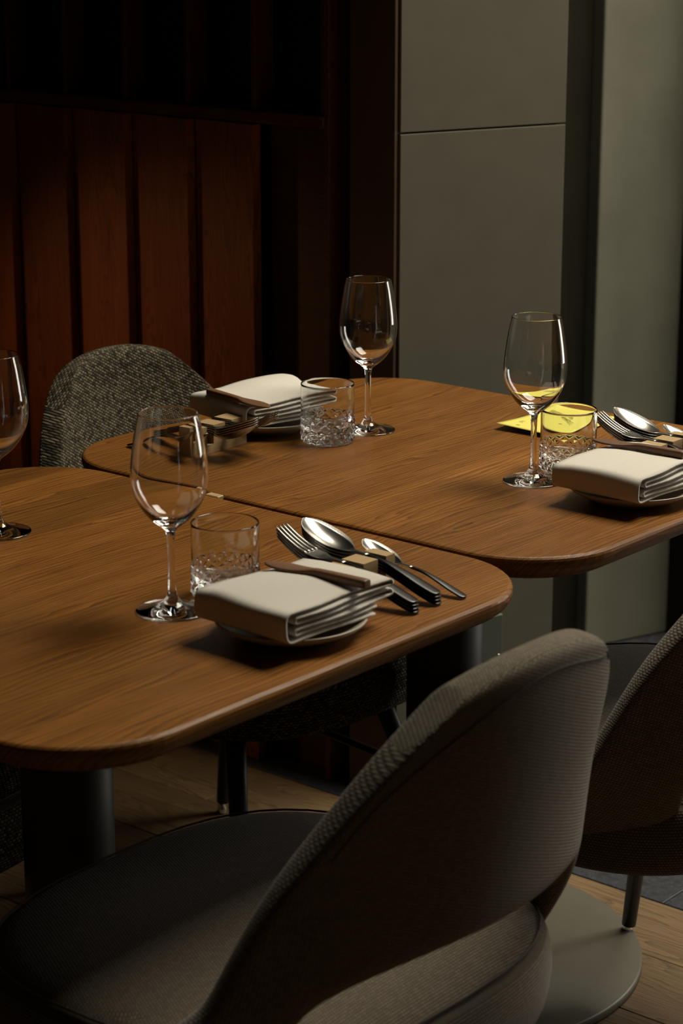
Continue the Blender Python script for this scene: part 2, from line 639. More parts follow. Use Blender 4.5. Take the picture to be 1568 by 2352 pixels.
def make_table(cx, cy, lx, ly, r, label, cuts, col_xy, base_xy):
    t = tag(empty('dining_table', (cx, cy, 0)), label, 'table', 'oak restaurant tables')
    full = tabletop_bm(lx, ly, r)
    ys = [-ly / 2 - 0.01] + cuts + [ly / 2 + 0.01]
    for a, c in zip(ys, ys[1:]):
        b = full.copy()
        for co, no in (((0, a, 0), (0, -1, 0)), ((0, c, 0), (0, 1, 0))):
            g = b.verts[:] + b.edges[:] + b.faces[:]
            res = bmesh.ops.bisect_plane(b, geom=g, plane_co=co, plane_no=no, clear_outer=True)
            cut = [e for e in res['geom_cut'] if isinstance(e, bmesh.types.BMEdge)]
            if cut:
                bmesh.ops.holes_fill(b, edges=cut, sides=0)
        o = from_bm('board', b, OAK, t)
        o.location = (0, 0, TZ)
    full.free()
    dx, dy = col_xy[0] - cx, col_xy[1] - cy
    c = lathe('column', [(0, 0.012), (0.053, 0.012), (0.053, TZ - THK - 0.008), (0, TZ - THK - 0.008)], COLM, t, 40)
    c.location = (dx, dy, 0)
    bo = [e for e in c.data.polygons]
    pl = from_bm('mounting_plate', box_bm(-0.2, 0.2, -0.2, 0.2, TZ - THK - 0.008, TZ - THK, 0.002, 1), LEGM, t)
    pl.location = (dx, dy, 0)
    d = lathe('base_disc', [(0, 0), (0.289, 0), (0.292, 0.002), (0.292, 0.011), (0.289, 0.0135), (0, 0.014)], BASEM, t, 96)
    d.location = (base_xy[0] - cx, base_xy[1] - cy, 0)
    return t


near_t = make_table(1.589, 1.749, 0.737, 0.844, 0.125, 'oak pedestal table in front with rounded corners, nearest the camera',
                    [-0.318, -0.205, -0.083, 0.02, 0.146, 0.262, 0.345], (1.600, 1.755), (1.60, 1.755))
far_t = make_table(2.320, 1.762, 0.707, 0.838, 0.125, 'oak pedestal table standing behind, pushed up to the front table',
                   [-0.30, -0.172, -0.06, 0.074, 0.185, 0.31], (2.318, 1.757), (2.32, 1.76))

sh = from_bm('wooden_shim', box_bm(-0.006, 0.006, -0.011, 0.011, -0.012, 0.0006, 0.001, 1), RESTW)
sh.location = (1.962, 1.857, TZ)
tag(sh, 'small pale wooden shim wedged in the gap between the tables', 'shim')


# ================================================================== chairs
def uv_from(o, fn):
    me = o.data
    uvl = me.uv_layers.new(name='UVMap')
    for lp in me.loops:
        uvl.data[lp.index].uv = fn(me.vertices[lp.vertex_index].co)


def bake(o):
    """Apply the modifiers."""
    dg = bpy.context.evaluated_depsgraph_get()
    me = bpy.data.meshes.new_from_object(o.evaluated_get(dg))
    old = o.data
    o.modifiers.clear()
    o.data = me
    bpy.data.meshes.remove(old)
    for p in me.polygons:
        p.use_smooth = True


def make_chair(label, cloth, cloth_seat, legs, group, stretcher=None, zs=1.0, gap=0.72):
    """Origin on the floor under the seat middle; the sitter faces +y."""
    t = tag(empty('dining_chair'), label, 'chair', group)
    # --- backrest shell with the gap above the seat
    us = [-1, -0.96, (1 + gap) / 2, gap, gap * 0.66, gap * 0.22]
    us = [-abs(q) for q in us] + [abs(q) for q in us[::-1]]
    hs = [0.418, 0.455, 0.51, 0.570, 0.595, 0.65, 0.70, 0.75, 0.795, 0.823, 0.847]
    zw = [(0.415, 0.272), (0.455, 0.288), (0.50, 0.299), (0.55, 0.284), (0.60, 0.262), (0.65, 0.237), (0.70, 0.211), (0.75, 0.184), (0.79, 0.158), (0.815, 0.134), (0.85, 0.096)]
    vs, fs, uv = [], [], []

    def wid(z):
        for (z0, w0), (z1, w1) in zip(zw, zw[1:]):
            if z <= z1:
                return w0 + (w1 - w0) * (z - z0) / (z1 - z0)
        return zw[-1][1]

    def bp(u, z):
        w = wid(z)
        x = u * w
        z2 = z - 0.018 * abs(u) ** 2.5 * max(0, (z - 0.6) / 0.24)
        if 0.5 < z < 0.65:                       # the gap is an arch
            g = (z - 0.5) / 0.07 if z < 0.57 else (0.65 - z) / 0.08
            z2 -= 0.036 * min(1, abs(u) / 0.78) ** 3 * max(0, g)
        kk = 1.6
        y = -0.095 - 0.52 * (max(z, 0.53) - 0.45) - kk * w * w + kk * x * x
        y += 0.10 * max(0, (0.53 - z) / 0.15) * max(0, abs(u) - 0.75) / 0.25 + 0.030 * max(0, (0.50 - z) / 0.08)
        return (x, y, z2 * zs)
    nu = len(us)
    for s in hs:
        for u in us:
            vs.append(bp(u, s))
    for j in range(len(hs) - 1):
        for i in range(nu - 1):
            if j < 3 and 3 <= i < nu - 4:
                continue
            a = j * nu + i
            fs.append((a, a + 1, a + nu + 1, a + nu))
    used = sorted({i for f in fs for i in f})
    mp = {v: k for k, v in enumerate(used)}
    bk = from_data('backrest', [vs[i] for i in used], [tuple(mp[i] for i in f) for f in fs], cloth, t, True)
    so = bk.modifiers.new('padding', 'SOLIDIFY')
    so.thickness = 0.037
    so.offset = 0.0
    subsurf(bk, 3)
    bake(bk)
    ul = bk.data.uv_layers.new(name='UVMap')
    for p in bk.data.polygons:                   # the rim and the faces are cut as separate pieces of cloth
        n = p.normal
        for li in p.loop_indices:
            c = bk.data.vertices[bk.data.loops[li].vertex_index].co
            if abs(n.z) > 0.72:
                ul.data[li].uv = (c.x, c.y)
            elif abs(n.x) > 0.80:
                ul.data[li].uv = (c.y, c.z)
            else:                                # run on the bias
                ul.data[li].uv = (c.x * 0.87 + c.z * 0.5, c.z * 0.87 - c.x * 0.5)
    # --- seam along the upper outer edge, laid on the padded surface
    bvh = BVHTree.FromPolygons([v.co for v in bk.data.vertices], [p.vertices[:] for p in bk.data.polygons])
    path = []
    for i in range(61):
        q = i / 30 - 1
        u, s = 0.95 * sin(q * pi / 2) + 0.02, 0.700 + 0.130 * abs(cos(q * pi / 2)) ** 0.6 + 0.112 * max(0, q) ** 3
        p = Vector(bp(u, s))
        nrm = Vector((3.2 * p.x, -1, -0.35)).normalized()
        hit = bvh.ray_cast(p + nrm * 0.08, -nrm)
        if hit[0] is not None:
            path.append(hit[0] - hit[1] * 0.0002 if hit[1].dot(nrm) < 0 else hit[0] + hit[1] * 0.0002)
    tube('back_seam', smooth_curve(path[::3], 4), 0.0009, SEAM, t, 6)

    # --- seat cushion
    def ring(k, z, n=44, e=2.9):
        pts = []
        for i in range(n):
            a = 2 * pi * i / n
            ca, sa = cos(a), sin(a)
            xx = 0.282 * k * math.copysign(abs(ca) ** (2 / e), ca)
            yy = 0.258 * k * math.copysign(abs(sa) ** (2 / e), sa)
            if yy < 0.13:
                xx *= 1 - 0.10 * min(1, (0.13 - yy) / 0.388) ** 1.2
            pts.append((xx, yy, z * zs))
        return pts
    prof = [(0.0, 0.362), (0.55, 0.362), (0.86, 0.375), (0.955, 0.376), (0.985, 0.397), (1.0, 0.424), (0.995, 0.447), (0.975, 0.465), (0.945, 0.474), (0.88, 0.4805), (0.7, 0.487), (0.4, 0.492), (0.0, 0.494)]
    vs, fs, rr = [], [], []
    for k, z in prof:
        if k == 0:
            rr.append([len(vs)])
            vs.append((0, 0, z * zs))
        else:
            rr.append(list(range(len(vs), len(vs) + 44)))
            vs += ring(k, z)
    for a, c in zip(rr, rr[1:]):
        for i in range(44):
            j = (i + 1) % 44
            if len(a) == 1:
                fs.append((a[0], c[j], c[i]))
            elif len(c) == 1:
                fs.append((a[i], a[j], c[0]))
            else:
                fs.append((a[i], a[j], c[j], c[i]))
    st = from_data('seat', vs, fs, cloth_seat, t, True)
    uv_from(st, lambda c: (c.x, c.y) if c.z > 0.4735 * zs else (math.atan2(c.y, c.x) * 0.25, c.z))
    subsurf(st, 1)
    tube('seat_seam', [Vector(p) for p in ring(0.948, 0.4745)], 0.0013, SEAM, t, 6, closed=True)
    # --- legs
    for top, foot in legs:
        tp, ft = Vector(top), Vector(foot)
        d = (ft - tp).normalized()
        e2 = ft - d * 0.022
        lg = tube('leg', [tp, tp.lerp(e2, 0.5), e2], [0.0145, 0.013, 0.0105], LEGM, t, 16)
        g = lathe('glide', [(0, 0.0), (0.007, 0.0), (0.0095, 0.003), (0.0085, 0.010), (0.0055, 0.018), (0.0055, 0.026), (0, 0.026)], CHROME, lg, 16)
        g.location = ft
    if stretcher:
        for a, c in stretcher:
            tube('stretcher', [Vector(a), Vector(c)], 0.006, LEGM, t, 10)
    return t


LEGS_A = [((0.235, 0.17, 0.375), (0.246, 0.221, 0)), ((-0.235, 0.17, 0.375), (-0.246, 0.221, 0)),
          ((0.08, -0.19, 0.375), (0.09, -0.22, 0)), ((-0.08, -0.19, 0.375), (-0.04, -0.22, 0))]
c1 = make_chair('taupe cloth chair in front, its cut-out back towards the camera', TAUPE, TAUPES, LEGS_A, 'taupe chairs at the right side of the tables')
c1.location = (1.527, 1.370, 0)
c2 = make_chair('', TAUPE, TAUPES, LEGS_A, 'taupe chairs at the right side of the tables', gap=0.58)
c2.location = (2.262, 1.400, 0)
c2.rotation_euler = (0, 0, radians(-9))
c2['label'] = 'chair in deep shade at the right edge, behind the front taupe chair'
LEGS_B = [((-0.06, 0.16, 0.375), (-0.21, 0.21, 0)), ((0.205, 0.13, 0.375), (0.205, 0.14, 0)),
          ((-0.17, -0.22, 0.375), (-0.187, -0.268, 0)), ((0.19, -0.22, 0.375), (0.20, -0.268, 0))]
c3 = make_chair('coarse tweed chair behind the tables, before the red slatted wall', TWEED, TWEED, LEGS_B, 'tweed chairs at the wall side of the tables',
                stretcher=[((-0.175, -0.24, 0.225), (-0.12, 0.18, 0.225))], zs=0.968)
c3.location = (2.300, 2.080, 0)
c3.rotation_euler = (0, 0, pi)
c4 = copy_tree(c3)
c4.location = (1.50, 2.09, 0)
c4['label'] = 'tweed chair under the front table at the left edge, only its corner in view'

# ================================================================== glassware
def wineglass_mesh():
    H = 0.217
    out = [(0.0, 0.0), (0.020, 0.0), (0.0378, 0.0), (0.0387, 0.0003), (0.0391, 0.0010), (0.0387, 0.0018), (0.0378, 0.0022), (0.031, 0.0032), (0.020, 0.0058), (0.011, 0.0098), (0.0062, 0.0160), (0.0046, 0.024),
           (0.0040, 0.040), (0.0038, 0.060), (0.0041, 0.078), (0.0050, 0.087), (0.0075, 0.0915), (0.014, 0.0965), (0.024, 0.1055), (0.033, 0.1185), (0.0388, 0.132), (0.0409, 0.146),
           (0.0404, 0.162), (0.0380, 0.182), (0.0345, 0.203), (0.0321, H - 0.0030), (0.0318, H - 0.0006)]
    inn = [(0.0312, H), (0.0308, H - 0.0006), (0.0311, H - 0.0030), (0.0336, 0.203), (0.0369, 0.182), (0.0393, 0.162), (0.0398, 0.146), (0.0377, 0.1322), (0.0318, 0.1195), (0.0228, 0.1085), (0.0125, 0.1020), (0.005, 0.0997), (0.0, 0.0993)]
    so = smooth_curve([(r, 0, z) for r, z in out[6:]], 3)
    si = smooth_curve([(r, 0, z) for r, z in inn], 3)
    prof = out[:6] + [(max(p.x, 0), p.z) for p in so] + [(max(p.x, 0), p.z) for p in si]
    prof[-1] = (0.0, prof[-1][1])
    return lathe_data(prof, 72)


def tumbler_mesh():
    R, H, n = 0.0385, 0.083, 204
    rows = []
    rows.append([(0.0, 0.0)])
    rows += [[(0.018, 0.0)], [(0.0325, 0.0)], [(0.0342, 0.0003)], [(0.0358, 0.0014)], [(0.0364, 0.0028)]]
    band0, band1, nd = 0.0045, 0.0365, 17
    m = 40
    for i in range(m + 1):
        rows.append([('cut', band0 + (band1 - band0) * i / m, i / m)])
    rows += [[(R - 0.0004, 0.0372)], [(R - 0.0012, 0.0385)], [(R - 0.0014, 0.041)], [(R - 0.0014, 0.060)], [(R - 0.0013, H - 0.0030)], [(R - 0.0013, H - 0.0008)], [(R - 0.0017, H - 0.0001)], [(R - 0.0023, H)], [(R - 0.0027, H - 0.0008)], [(R - 0.0028, H - 0.0030)],
             [(R - 0.0030, 0.060)], [(R - 0.0032, 0.042)], [(R - 0.0036, 0.034)], [(R - 0.0044, 0.025)], [(R - 0.0075, 0.0175)], [(0.020, 0.0145)], [(0.010, 0.0140)], [(0.0, 0.0140)]]
    vs, fs, rings = [], [], []
    for (e,) in rows:
        if e[0] == 'cut':
            z, t = e[1], e[2]
            rg = []
            for i in range(n):
                th = 2 * pi * i / n
                a = th * nd / (2 * pi)
                b = t * 2.5
                p, q = (a + b) % 1.0, (a - b) % 1.0
                d = min(abs(p - 0.5), abs(q - 0.5)) * 2      # 1 on the grooves' far side, 0 at groove
                dp = min(min(p, 1 - p), min(q, 1 - q)) * 2     # 0 on grooves, 1 at facet middle
                rr = R - 0.0027 * (1 - dp) ** 1.2
                rg.append(len(vs))
                vs.append((rr * cos(th), rr * sin(th), z))
            rings.append(rg)
        else:
            r, z = e
            if r == 0:
                rings.append([len(vs)])
                vs.append((0, 0, z))
            else:
                rings.append(list(range(len(vs), len(vs) + n)))
                vs += [(r * cos(2 * pi * i / n), r * sin(2 * pi * i / n), z) for i in range(n)]
    for a, b in zip(rings, rings[1:]):
        for i in range(n):
            j = (i + 1) % n
            if len(a) == 1:
                fs.append((a[0], b[j], b[i]))
            elif len(b) == 1:
                fs.append((a[i], a[j], b[0]))
            else:
                fs.append((a[i], a[j], b[j], b[i]))
    return vs, fs


vs, fs = wineglass_mesh()
wg = from_data('wine_glass', vs, fs, GLASS, None, True)
wglabels = [((1.5918, 1.5711), 'empty wine glass nearest the camera, on the front table beside the folded napkin'),
            ((1.672, 1.938), 'wine glass cut off by the left edge of the picture, on the front table'),
            ((2.356, 1.928), 'wine glass farthest back, standing right behind the clear cut tumbler'),
            ((2.2774, 1.5867), 'wine glass in front of the yellow card, at right on the back table')]
for i, ((gx, gy), lb) in enumerate(wglabels):
    o = wg if i == 0 else wg.copy()
    if i:
        COL.objects.link(o)
    o.location = (gx, gy, TZ + 0.0003)
    o.rotation_euler = (0, 0, i * 0.7)
    tag(o, lb, 'wine glass', 'stemmed wine glasses on the tables')
vs, fs = tumbler_mesh()
tu = from_data('tumbler', vs, fs, CUT, None, True)
for i, ((gx, gy), lb) in enumerate([((1.6690, 1.5650), 'cut glass tumbler on the front table behind the nearest wine glass'),
                                    ((2.270, 1.930), 'cut glass tumbler at the middle of the back table, right of the far napkin'),
                                    ((2.355, 1.585), 'cut glass tumbler in front of the yellow card')]):
    o = tu if i == 0 else tu.copy()
    if i:
        COL.objects.link(o)
    o.location = (gx, gy, TZ + 0.0003)
    o.rotation_euler = (0, 0, 0.3 + i * 0.5)
    tag(o, lb, 'tumbler', 'cut glass tumblers on the tables')

# ================================================================== plates, napkins, butter knives
pl0 = lathe('side_plate', [(0, 0.003), (0.042, 0.003), (0.044, 0.0), (0.048, 0.0), (0.052, 0.0035), (0.064, 0.0080), (0.0765, 0.0145), (0.0795, 0.0178), (0.0798, 0.0192), (0.0788, 0.0200), (0.0770, 0.0192), (0.066, 0.0135), (0.055, 0.0088), (0.045, 0.0072), (0, 0.0068)], PLATE, None, 72)
NAPZ = 0.0178


def napkin(name, kink=0.0, seed=1):
    rnd = random.Random(seed)
    z = [0.0, 0.0062, 0.0125, 0.0190, 0.0255, 0.0320]
    W = 0.086
    path = []

    def seg(xa, xb, za, zb, n=14):
        for i in range(n):
            t = i / n
            path.append((xa + (xb - xa) * t, za + (zb - za) * t))

    def arc(cx, za, zb, side, n=12, ex=0.62):
        r = (zb - za) / 2
        for i in range(n):
            a = -pi / 2 + pi * i / n
            path.append((cx + side * abs(r) * 0.85 * abs(cos(a)) ** ex, za + r + r * math.copysign(abs(sin(a)) ** ex, sin(a))))
    seg(W - 0.034, -W + 0.016, z[0], z[0])
    arc(-W + 0.016, z[0], z[5], -1, 22)
    seg(-W + 0.016, W - 0.003, z[5], z[5])
    n0 = len(path)
    for i in range(12):
        a = pi / 2 - pi * i / 12
        r = (z[5] - z[4]) / 2
        path.append((W - 0.003 + r * cos(a), z[4] + r + r * sin(a)))
    seg(W - 0.003, -W + 0.020, z[4], z[4])
    for i in range(12):
        a = pi / 2 + pi * i / 12
        r = (z[4] - z[3]) / 2
        path.append((-W + 0.020 + r * cos(a), z[3] + r + r * sin(a)))
    seg(-W + 0.020, W - 0.001, z[3], z[3])
    for i in range(12):
        a = pi / 2 - pi * i / 12
        r = (z[3] - z[2]) / 2
        path.append((W - 0.001 + r * 1.3 * cos(a), z[2] + r + r * sin(a)))
    seg(W - 0.001, -W + 0.019, z[2], z[2])
    for i in range(12):
        a = pi / 2 + pi * i / 12
        r = (z[2] - z[1]) / 2
        path.append((-W + 0.019 + r * cos(a), z[1] + r + r * sin(a)))
    seg(-W + 0.019, W - 0.026, z[1], z[1])
    path.append((W - 0.026, z[1]))
    th = 0.0012
    m = len(path)
    vs, fs, uvs = [], [], []
    ny = 15
    ln = [0.0]
    for a, b in zip(path, path[1:]):
        ln.append(ln[-1] + math.hypot(b[0] - a[0], b[1] - a[1]))
    for side in (1, -1):
        for i in range(m):
            p0, p1 = path[max(i - 1, 0)], path[min(i + 1, m - 1)]
            dx, dz = p1[0] - p0[0], p1[1] - p0[1]
            L = math.hypot(dx, dz) or 1
            nx, nz = -dz / L * th * side, dx / L * th * side
            px, pz = path[i]
            # the layers creep out a little at the cut ends
            skew = (0.0032 * sin(3.1 * px / W + pz * 120) + 0.0012 * sin(pz * 500 + seed)) * min(1, max(0, (px + 0.9 * W) / (0.6 * W)))
            for j in range(ny):
                v = -1 + 2 * j / (ny - 1)
                y = v * 0.064 + skew * v * v * (1 if v > 0 else -1)
                x = px + nx
                zz = pz + nz
                hgt = zz / z[5]
                # pillowy middle, sagging edges, each layer pressed by the one above
                zz += hgt * (0.0022 * (1 - (px / W) ** 2) * (1 - v * v) + 0.0012 * sin(26 * px + 3 * v + seed) * hgt)
                zz *= 1.0 - 0.20 * max(0, px / W - 0.1) * (0.6 + 0.4 * v) - 0.06 * (1 - v) * 0.5
                zz *= 1.0 - 0.10 * max(0, v - 0.6) / 0.4
                x += 0.0022 * sin(2.2 * v + seed) * hgt + 0.004 * v * (1 if px > 0 else 0.4)
                if kink:
                    f = max(0.0, (v + 0.2) / 1.2) * max(0.0, (px + 0.03) / (W + 0.03))
                    zz += kink * hgt * f * (1.6 - f)
                    zz -= 0.006 * hgt * math.exp(-((v - 0.15) / 0.2) ** 2) * max(0, px / W)
                vs.append((x, y, zz))
                uvs.append((ln[i], y))
    N = m * ny
    for i in range(m - 1):
        for j in range(ny - 1):
            a = i * ny + j
            fs.append((a, a + 1, a + ny + 1, a + ny))
            fs.append((N + a, N + a + ny, N + a + ny + 1, N + a + 1))
    for i in range(m - 1):
        for j in (0, ny - 1):
            a = i * ny + j
            fs.append((a, a + ny, N + a + ny, N + a))
    for i in (0, m - 1):
        for j in range(ny - 1):
            a = i * ny + j
            fs.append((a, a + 1, N + a + 1, N + a))
    o = from_data(name, vs, fs, LINEN, None, True)
    ul = o.data.uv_layers.new(name='UVMap')
    for lp in o.data.loops:
        ul.data[lp.index].uv = uvs[lp.vertex_index]
    zmin = min(v.co.z for v in o.data.vertices)
    for v in o.data.vertices:
        v.co.z -= zmin
    return o


def butter_knife():
    """Wooden spreader along y: blade tip at +y, handle end at -y."""
    st = [(-0.0720, 0.0048, 0.0040), (-0.0712, 0.0056, 0.0048), (-0.066, 0.0060, 0.0052), (-0.03, 0.0056, 0.0050), (-0.002, 0.0052, 0.0046), (0.008, 0.0062, 0.0036), (0.020, 0.0096, 0.0026), (0.036, 0.0118, 0.0021), (0.052, 0.0110, 0.0018), (0.064, 0.0075, 0.0015), (0.070, 0.0030, 0.0012), (0.0712, 0.0008, 0.0008)]
    P = smooth_curve([(y * 0.92, w, h) for y, w, h in st], 3)
    vs, fs = [], []
    n = 16
    for p in P:
        y, w, h = p
        off = 0.0035 * max(0, min(1, (y - 0.0) / 0.03))     # blade hangs to one side
        for k in range(n):
            a = 2 * pi * k / n
            e = 0.6
            cx = math.copysign(abs(cos(a)) ** e, cos(a))
            cz = math.copysign(abs(sin(a)) ** e, sin(a))
            vs.append((w * cx - off, y, 0.0052 + h * cz))
    for i in range(len(P) - 1):
        for k in range(n):
            j = (k + 1) % n
            fs.append((i * n + k, i * n + j, (i + 1) * n + j, (i + 1) * n + k))
    fs.append(tuple(range(n)))
    fs.append(tuple(range((len(P) - 1) * n, len(P) * n)))
    return from_data('butter_knife', vs, fs, KNIFEW, None, True)


spots = [((1.617, 1.425), (1.6255, 1.4265), 0.0, 'on the front table', 1, 0.0),
         ((2.284, 1.440), (2.288, 1.4430), 0.0, 'at the right edge of the back table', 4, 0.0),
         ((2.272, 2.045), (2.277, 2.055), -0.15, 'on the back table before the tweed chair', 9, 0.012)]
for i, (pc, nc, rz, where, sd, kk) in enumerate(spots):
    o = pl0 if i == 0 else pl0.copy()
    if i:
        COL.objects.link(o)
    o.location = (pc[0], pc[1], TZ + 0.0002)
    tag(o, 'small round beige plate under the folded napkin ' + where, 'plate', 'side plates under the napkins')
    nk = napkin('napkin', kk, sd)
    nk.location = (nc[0], nc[1], TZ + 0.0203)
    nk.rotation_euler = (0, 0, rz)
    tag(nk, 'folded off-white cloth napkin lying on the plate ' + where, 'napkin', 'folded cloth napkins')
bk0 = butter_knife()
for i, (loc, rx, rz, where) in enumerate([((1.652, 1.420, TZ + 0.0536), 0.0, 0.045, 'front table napkin'),
                                          ((2.322, 1.455, TZ + 0.0536), 0.0, 0.02, 'napkin at the right edge'),
                                          ((2.195, 2.03, TZ + 0.0528), 0.0, pi - 0.17, 'far napkin before the tweed chair')]):
    o = bk0 if i == 0 else bk0.copy()
    if i:
        COL.objects.link(o)
    o.location = loc
    o.rotation_euler = (rx, 0, rz)
    tag(o, 'brown wooden butter knife lying on the ' + where, 'butter knife', 'wooden butter knives on the napkins')


# ================================================================== cutlery
def strip(sections, n_across, edge):
    """Loft of flat sections: list of (y, halfwidth, z_mid, thick, dish)."""
    vs, fs = [], []
    S = smooth_curve_n(sections, 4)
    m = n_across
    for (y, w, z, t, d) in S:
        for sgn in (1, -1):
            for k in range(m):
                q = -1 + 2 * k / (m - 1)
                zz = z - d * (1 - q * q) + sgn * t / 2 * (1 - 0.75 * q ** 4)
                vs.append((w * q, y, zz))
    L = 2 * m
    for i in range(len(S) - 1):
        a, b = i * L, (i + 1) * L
        for k in range(m - 1):
            fs.append((a + k, a + k + 1, b + k + 1, b + k))
            fs.append((a + m + k, b + m + k, b + m + k + 1, a + m + k + 1))
        fs.append((a, b, b + m, a + m))
        fs.append((a + m - 1, a + 2 * m - 1, b + 2 * m - 1, b + m - 1))
    for a in (0, (len(S) - 1) * L):
        for k in range(m - 1):
            fs.append((a + k, a + k + 1, a + m + k + 1, a + m + k))
    return vs, fs


def smooth_curve_n(rows, k):
    out = []
    for i in range(len(rows) - 1):
        p0, p1, p2, p3 = rows[max(i - 1, 0)], rows[i], rows[i + 1], rows[min(i + 2, len(rows) - 1)]
        for j in range(k):
            t = j / k
            out.append(tuple(0.5 * ((2 * b) + (c - a) * t + (2 * a - 5 * b + 4 * c - d) * t * t + (3 * b - a - 3 * c + d) * t ** 3) for a, b, c, d in zip(p0, p1, p2, p3)))
    out.append(tuple(rows[-1]))
    return out


# handles rise from the table at -y to the rest at y = 0, then the heads
HANDLE = [(-0.0950, 0.0030, 0.0040, 0.0022, 0), (-0.0935, 0.0058, 0.0044, 0.0024, 0), (-0.088, 0.0078, 0.0058, 0.0026, 0), (-0.070, 0.0080, 0.0112, 0.0026, 0), (-0.045, 0.0064, 0.0192, 0.0026, 0), (-0.020, 0.0044, 0.0258, 0.0027, 0), (0.004, 0.0036, 0.0284, 0.0028, 0)]


def spoon_mesh(k=1.0, bowl=1.0):
    s = [(0.003, 0.0036, 0.0284, 0.0028, 0), (0.020, 0.0034, 0.0294, 0.0026, 0.0), (0.027, 0.0068, 0.0302, 0.0020, 0.0014), (0.034, 0.0130 * bowl, 0.0320, 0.0015, 0.0048), (0.046, 0.0194 * bowl, 0.0356, 0.0013, 0.0086), (0.060, 0.0216 * bowl, 0.0402, 0.0013, 0.0098), (0.076, 0.0192 * bowl, 0.0458, 0.0013, 0.0084), (0.088, 0.0138 * bowl, 0.0504, 0.0013, 0.0046), (0.0945, 0.0052, 0.0530, 0.0012, 0.0012), (0.0958, 0.0012, 0.0536, 0.0010, 0.0)]
    h = [(y * k, w * k, z * k, t, d * k) for y, w, z, t, d in HANDLE]
    s = [(y * k, w * k, z * k, t, d * k) for y, w, z, t, d in s]
    return strip(s, 11, True), strip(h, 7, True)


def fork_mesh():
    s = [(0.003, 0.0036, 0.0284, 0.0028, 0), (0.020, 0.0036, 0.0290, 0.0026, 0), (0.030, 0.0068, 0.0294, 0.0020, 0.0004), (0.038, 0.0112, 0.0302, 0.0018, 0.0010), (0.048, 0.0122, 0.0320, 0.0017, 0.0010), (0.052, 0.0122, 0.0328, 0.0017, 0.0010)]
    vs, fs = strip(s, 9, True)
    for q in range(4):
        xc = -0.0122 + 0.0244 * (q + 0.5) / 4
        secs = [(0.0505, 0.00215, 0.0325, 0.0017), (0.062, 0.0019, 0.0362, 0.0017), (0.078, 0.0016, 0.0436, 0.0016), (0.091, 0.0013, 0.0514, 0.0014), (0.0955, 0.0006, 0.0544, 0.0008)]
        b0 = len(vs)
        for y, w, z, t in smooth_curve_n(secs, 3):
            x = xc * (1 - 0.06 * max(0, y - 0.05) / 0.045)
            vs += [(x - w, y, z - t / 2), (x + w, y, z - t / 2), (x + w, y, z + t / 2), (x - w, y, z + t / 2)]
        m = (len(vs) - b0) // 4
        for i in range(m - 1):
            a, b = b0 + i * 4, b0 + i * 4 + 4
            for kx in range(4):
                fs.append((a + kx, a + (kx + 1) % 4, b + (kx + 1) % 4, b + kx))
        fs.append((b0, b0 + 1, b0 + 2, b0 + 3))
        fs.append(tuple(range(len(vs) - 4, len(vs))))
    return (vs, fs), strip(HANDLE, 7, True)


def rest_bm():
    """Pale block with slots for the necks; top at 0.027, slot floors lower."""
    b = bmesh.new()
    zt, zs, zl = 0.0385, 0.0125, 0.0
    xs = [(-0.078, zt), (-0.0455, zt), (-0.0450, zs), (-0.0320, zs), (-0.0315, zt), (-0.0072, zt), (-0.0068, zs), (0.0068, zs), (0.0072, zt), (0.0225, zt)]
    prof = xs + [(0.0225, zl), (-0.078, zl)]
    f = [b.verts.new((x, -0.0155, z)) for x, z in prof]
    g = [b.verts.new((x, 0.0155, z)) for x, z in prof]
    n = len(prof)
    for i in range(n):
        b.faces.new((f[i], f[(i + 1) % n], g[(i + 1) % n], g[i]))
    b.faces.new(f)
    b.faces.new(g)
    return b


def cutlery_piece(name, data):
    head, handle = data
    o = from_data(name, head[0], head[1], STEEL, None, True)
    from_data('handle', handle[0], handle[1], HANDLEM, o, True)
    return o


fork0 = cutlery_piece('fork', fork_mesh())
spoon0 = cutlery_piece('spoon', spoon_mesh())
tea0 = cutlery_piece('teaspoon', spoon_mesh(0.76, 0.92))
rest0 = from_bm('cutlery_rest', rest_bm(), RESTW)
protos = {'fork': fork0, 'spoon': spoon0, 'teaspoon': tea0, 'cutlery_rest': rest0}
fresh = dict.fromkeys(protos, True)


def put(kind, origin, rz, lx, ly, lz, label, cat, group, tilt=0.0, drz=0.0):
    if fresh[kind]:
        o = protos[kind]
        fresh[kind] = False
    else:
        o = copy_tree(protos[kind])
    c, s = cos(rz), sin(rz)
    o.location = (origin[0] + c * lx - s * ly, origin[1] + s * lx + c * ly, TZ + lz)
    o.rotation_euler = (tilt, 0, rz + drz)
    return tag(o, label, cat, group)


ORD = ['lowest', 'second from below', 'third from below', 'topmost']
for origin, rz, where in (((1.788, 1.458), 0.0, 'on the front table'),
                          ((2.473, 1.493), 0.0, 'at the right edge'),
                          ((2.113, 2.022), pi + 0.06, 'before the tweed chair')):
    put('cutlery_rest', origin, rz, 0, 0, 0.0002, 'pale wooden cutlery rest with slots ' + where, 'cutlery rest', 'wooden cutlery rests')
    for k in range(4):
        put('fork', origin, rz, -0.0385 + 0.0006 * k, 0.0012 * k, 0.0034 * k - 0.0014, '%s fork of the steel fork stack %s' % (ORD[k], where), 'fork', 'stacked forks ' + where)
    for k in range(4):
        put('spoon', origin, rz, 0.0006 * k, 0.0010 * k, 0.0034 * k - 0.0014, '%s spoon of the steel spoon stack %s' % (ORD[k], where), 'spoon', 'stacked spoons ' + where)
    put('teaspoon', origin, rz, 0.0375, -0.030, -0.0006, 'single steel teaspoon beside the cutlery rest ' + where, 'teaspoon', 'teaspoons beside the rests', drz=-0.02)

# ================================================================== yellow card
cd = [(2.477, 1.792), (2.640, 1.806), (2.634, 1.690), (2.480, 1.672)]
vs, fs = [], []
N = 16


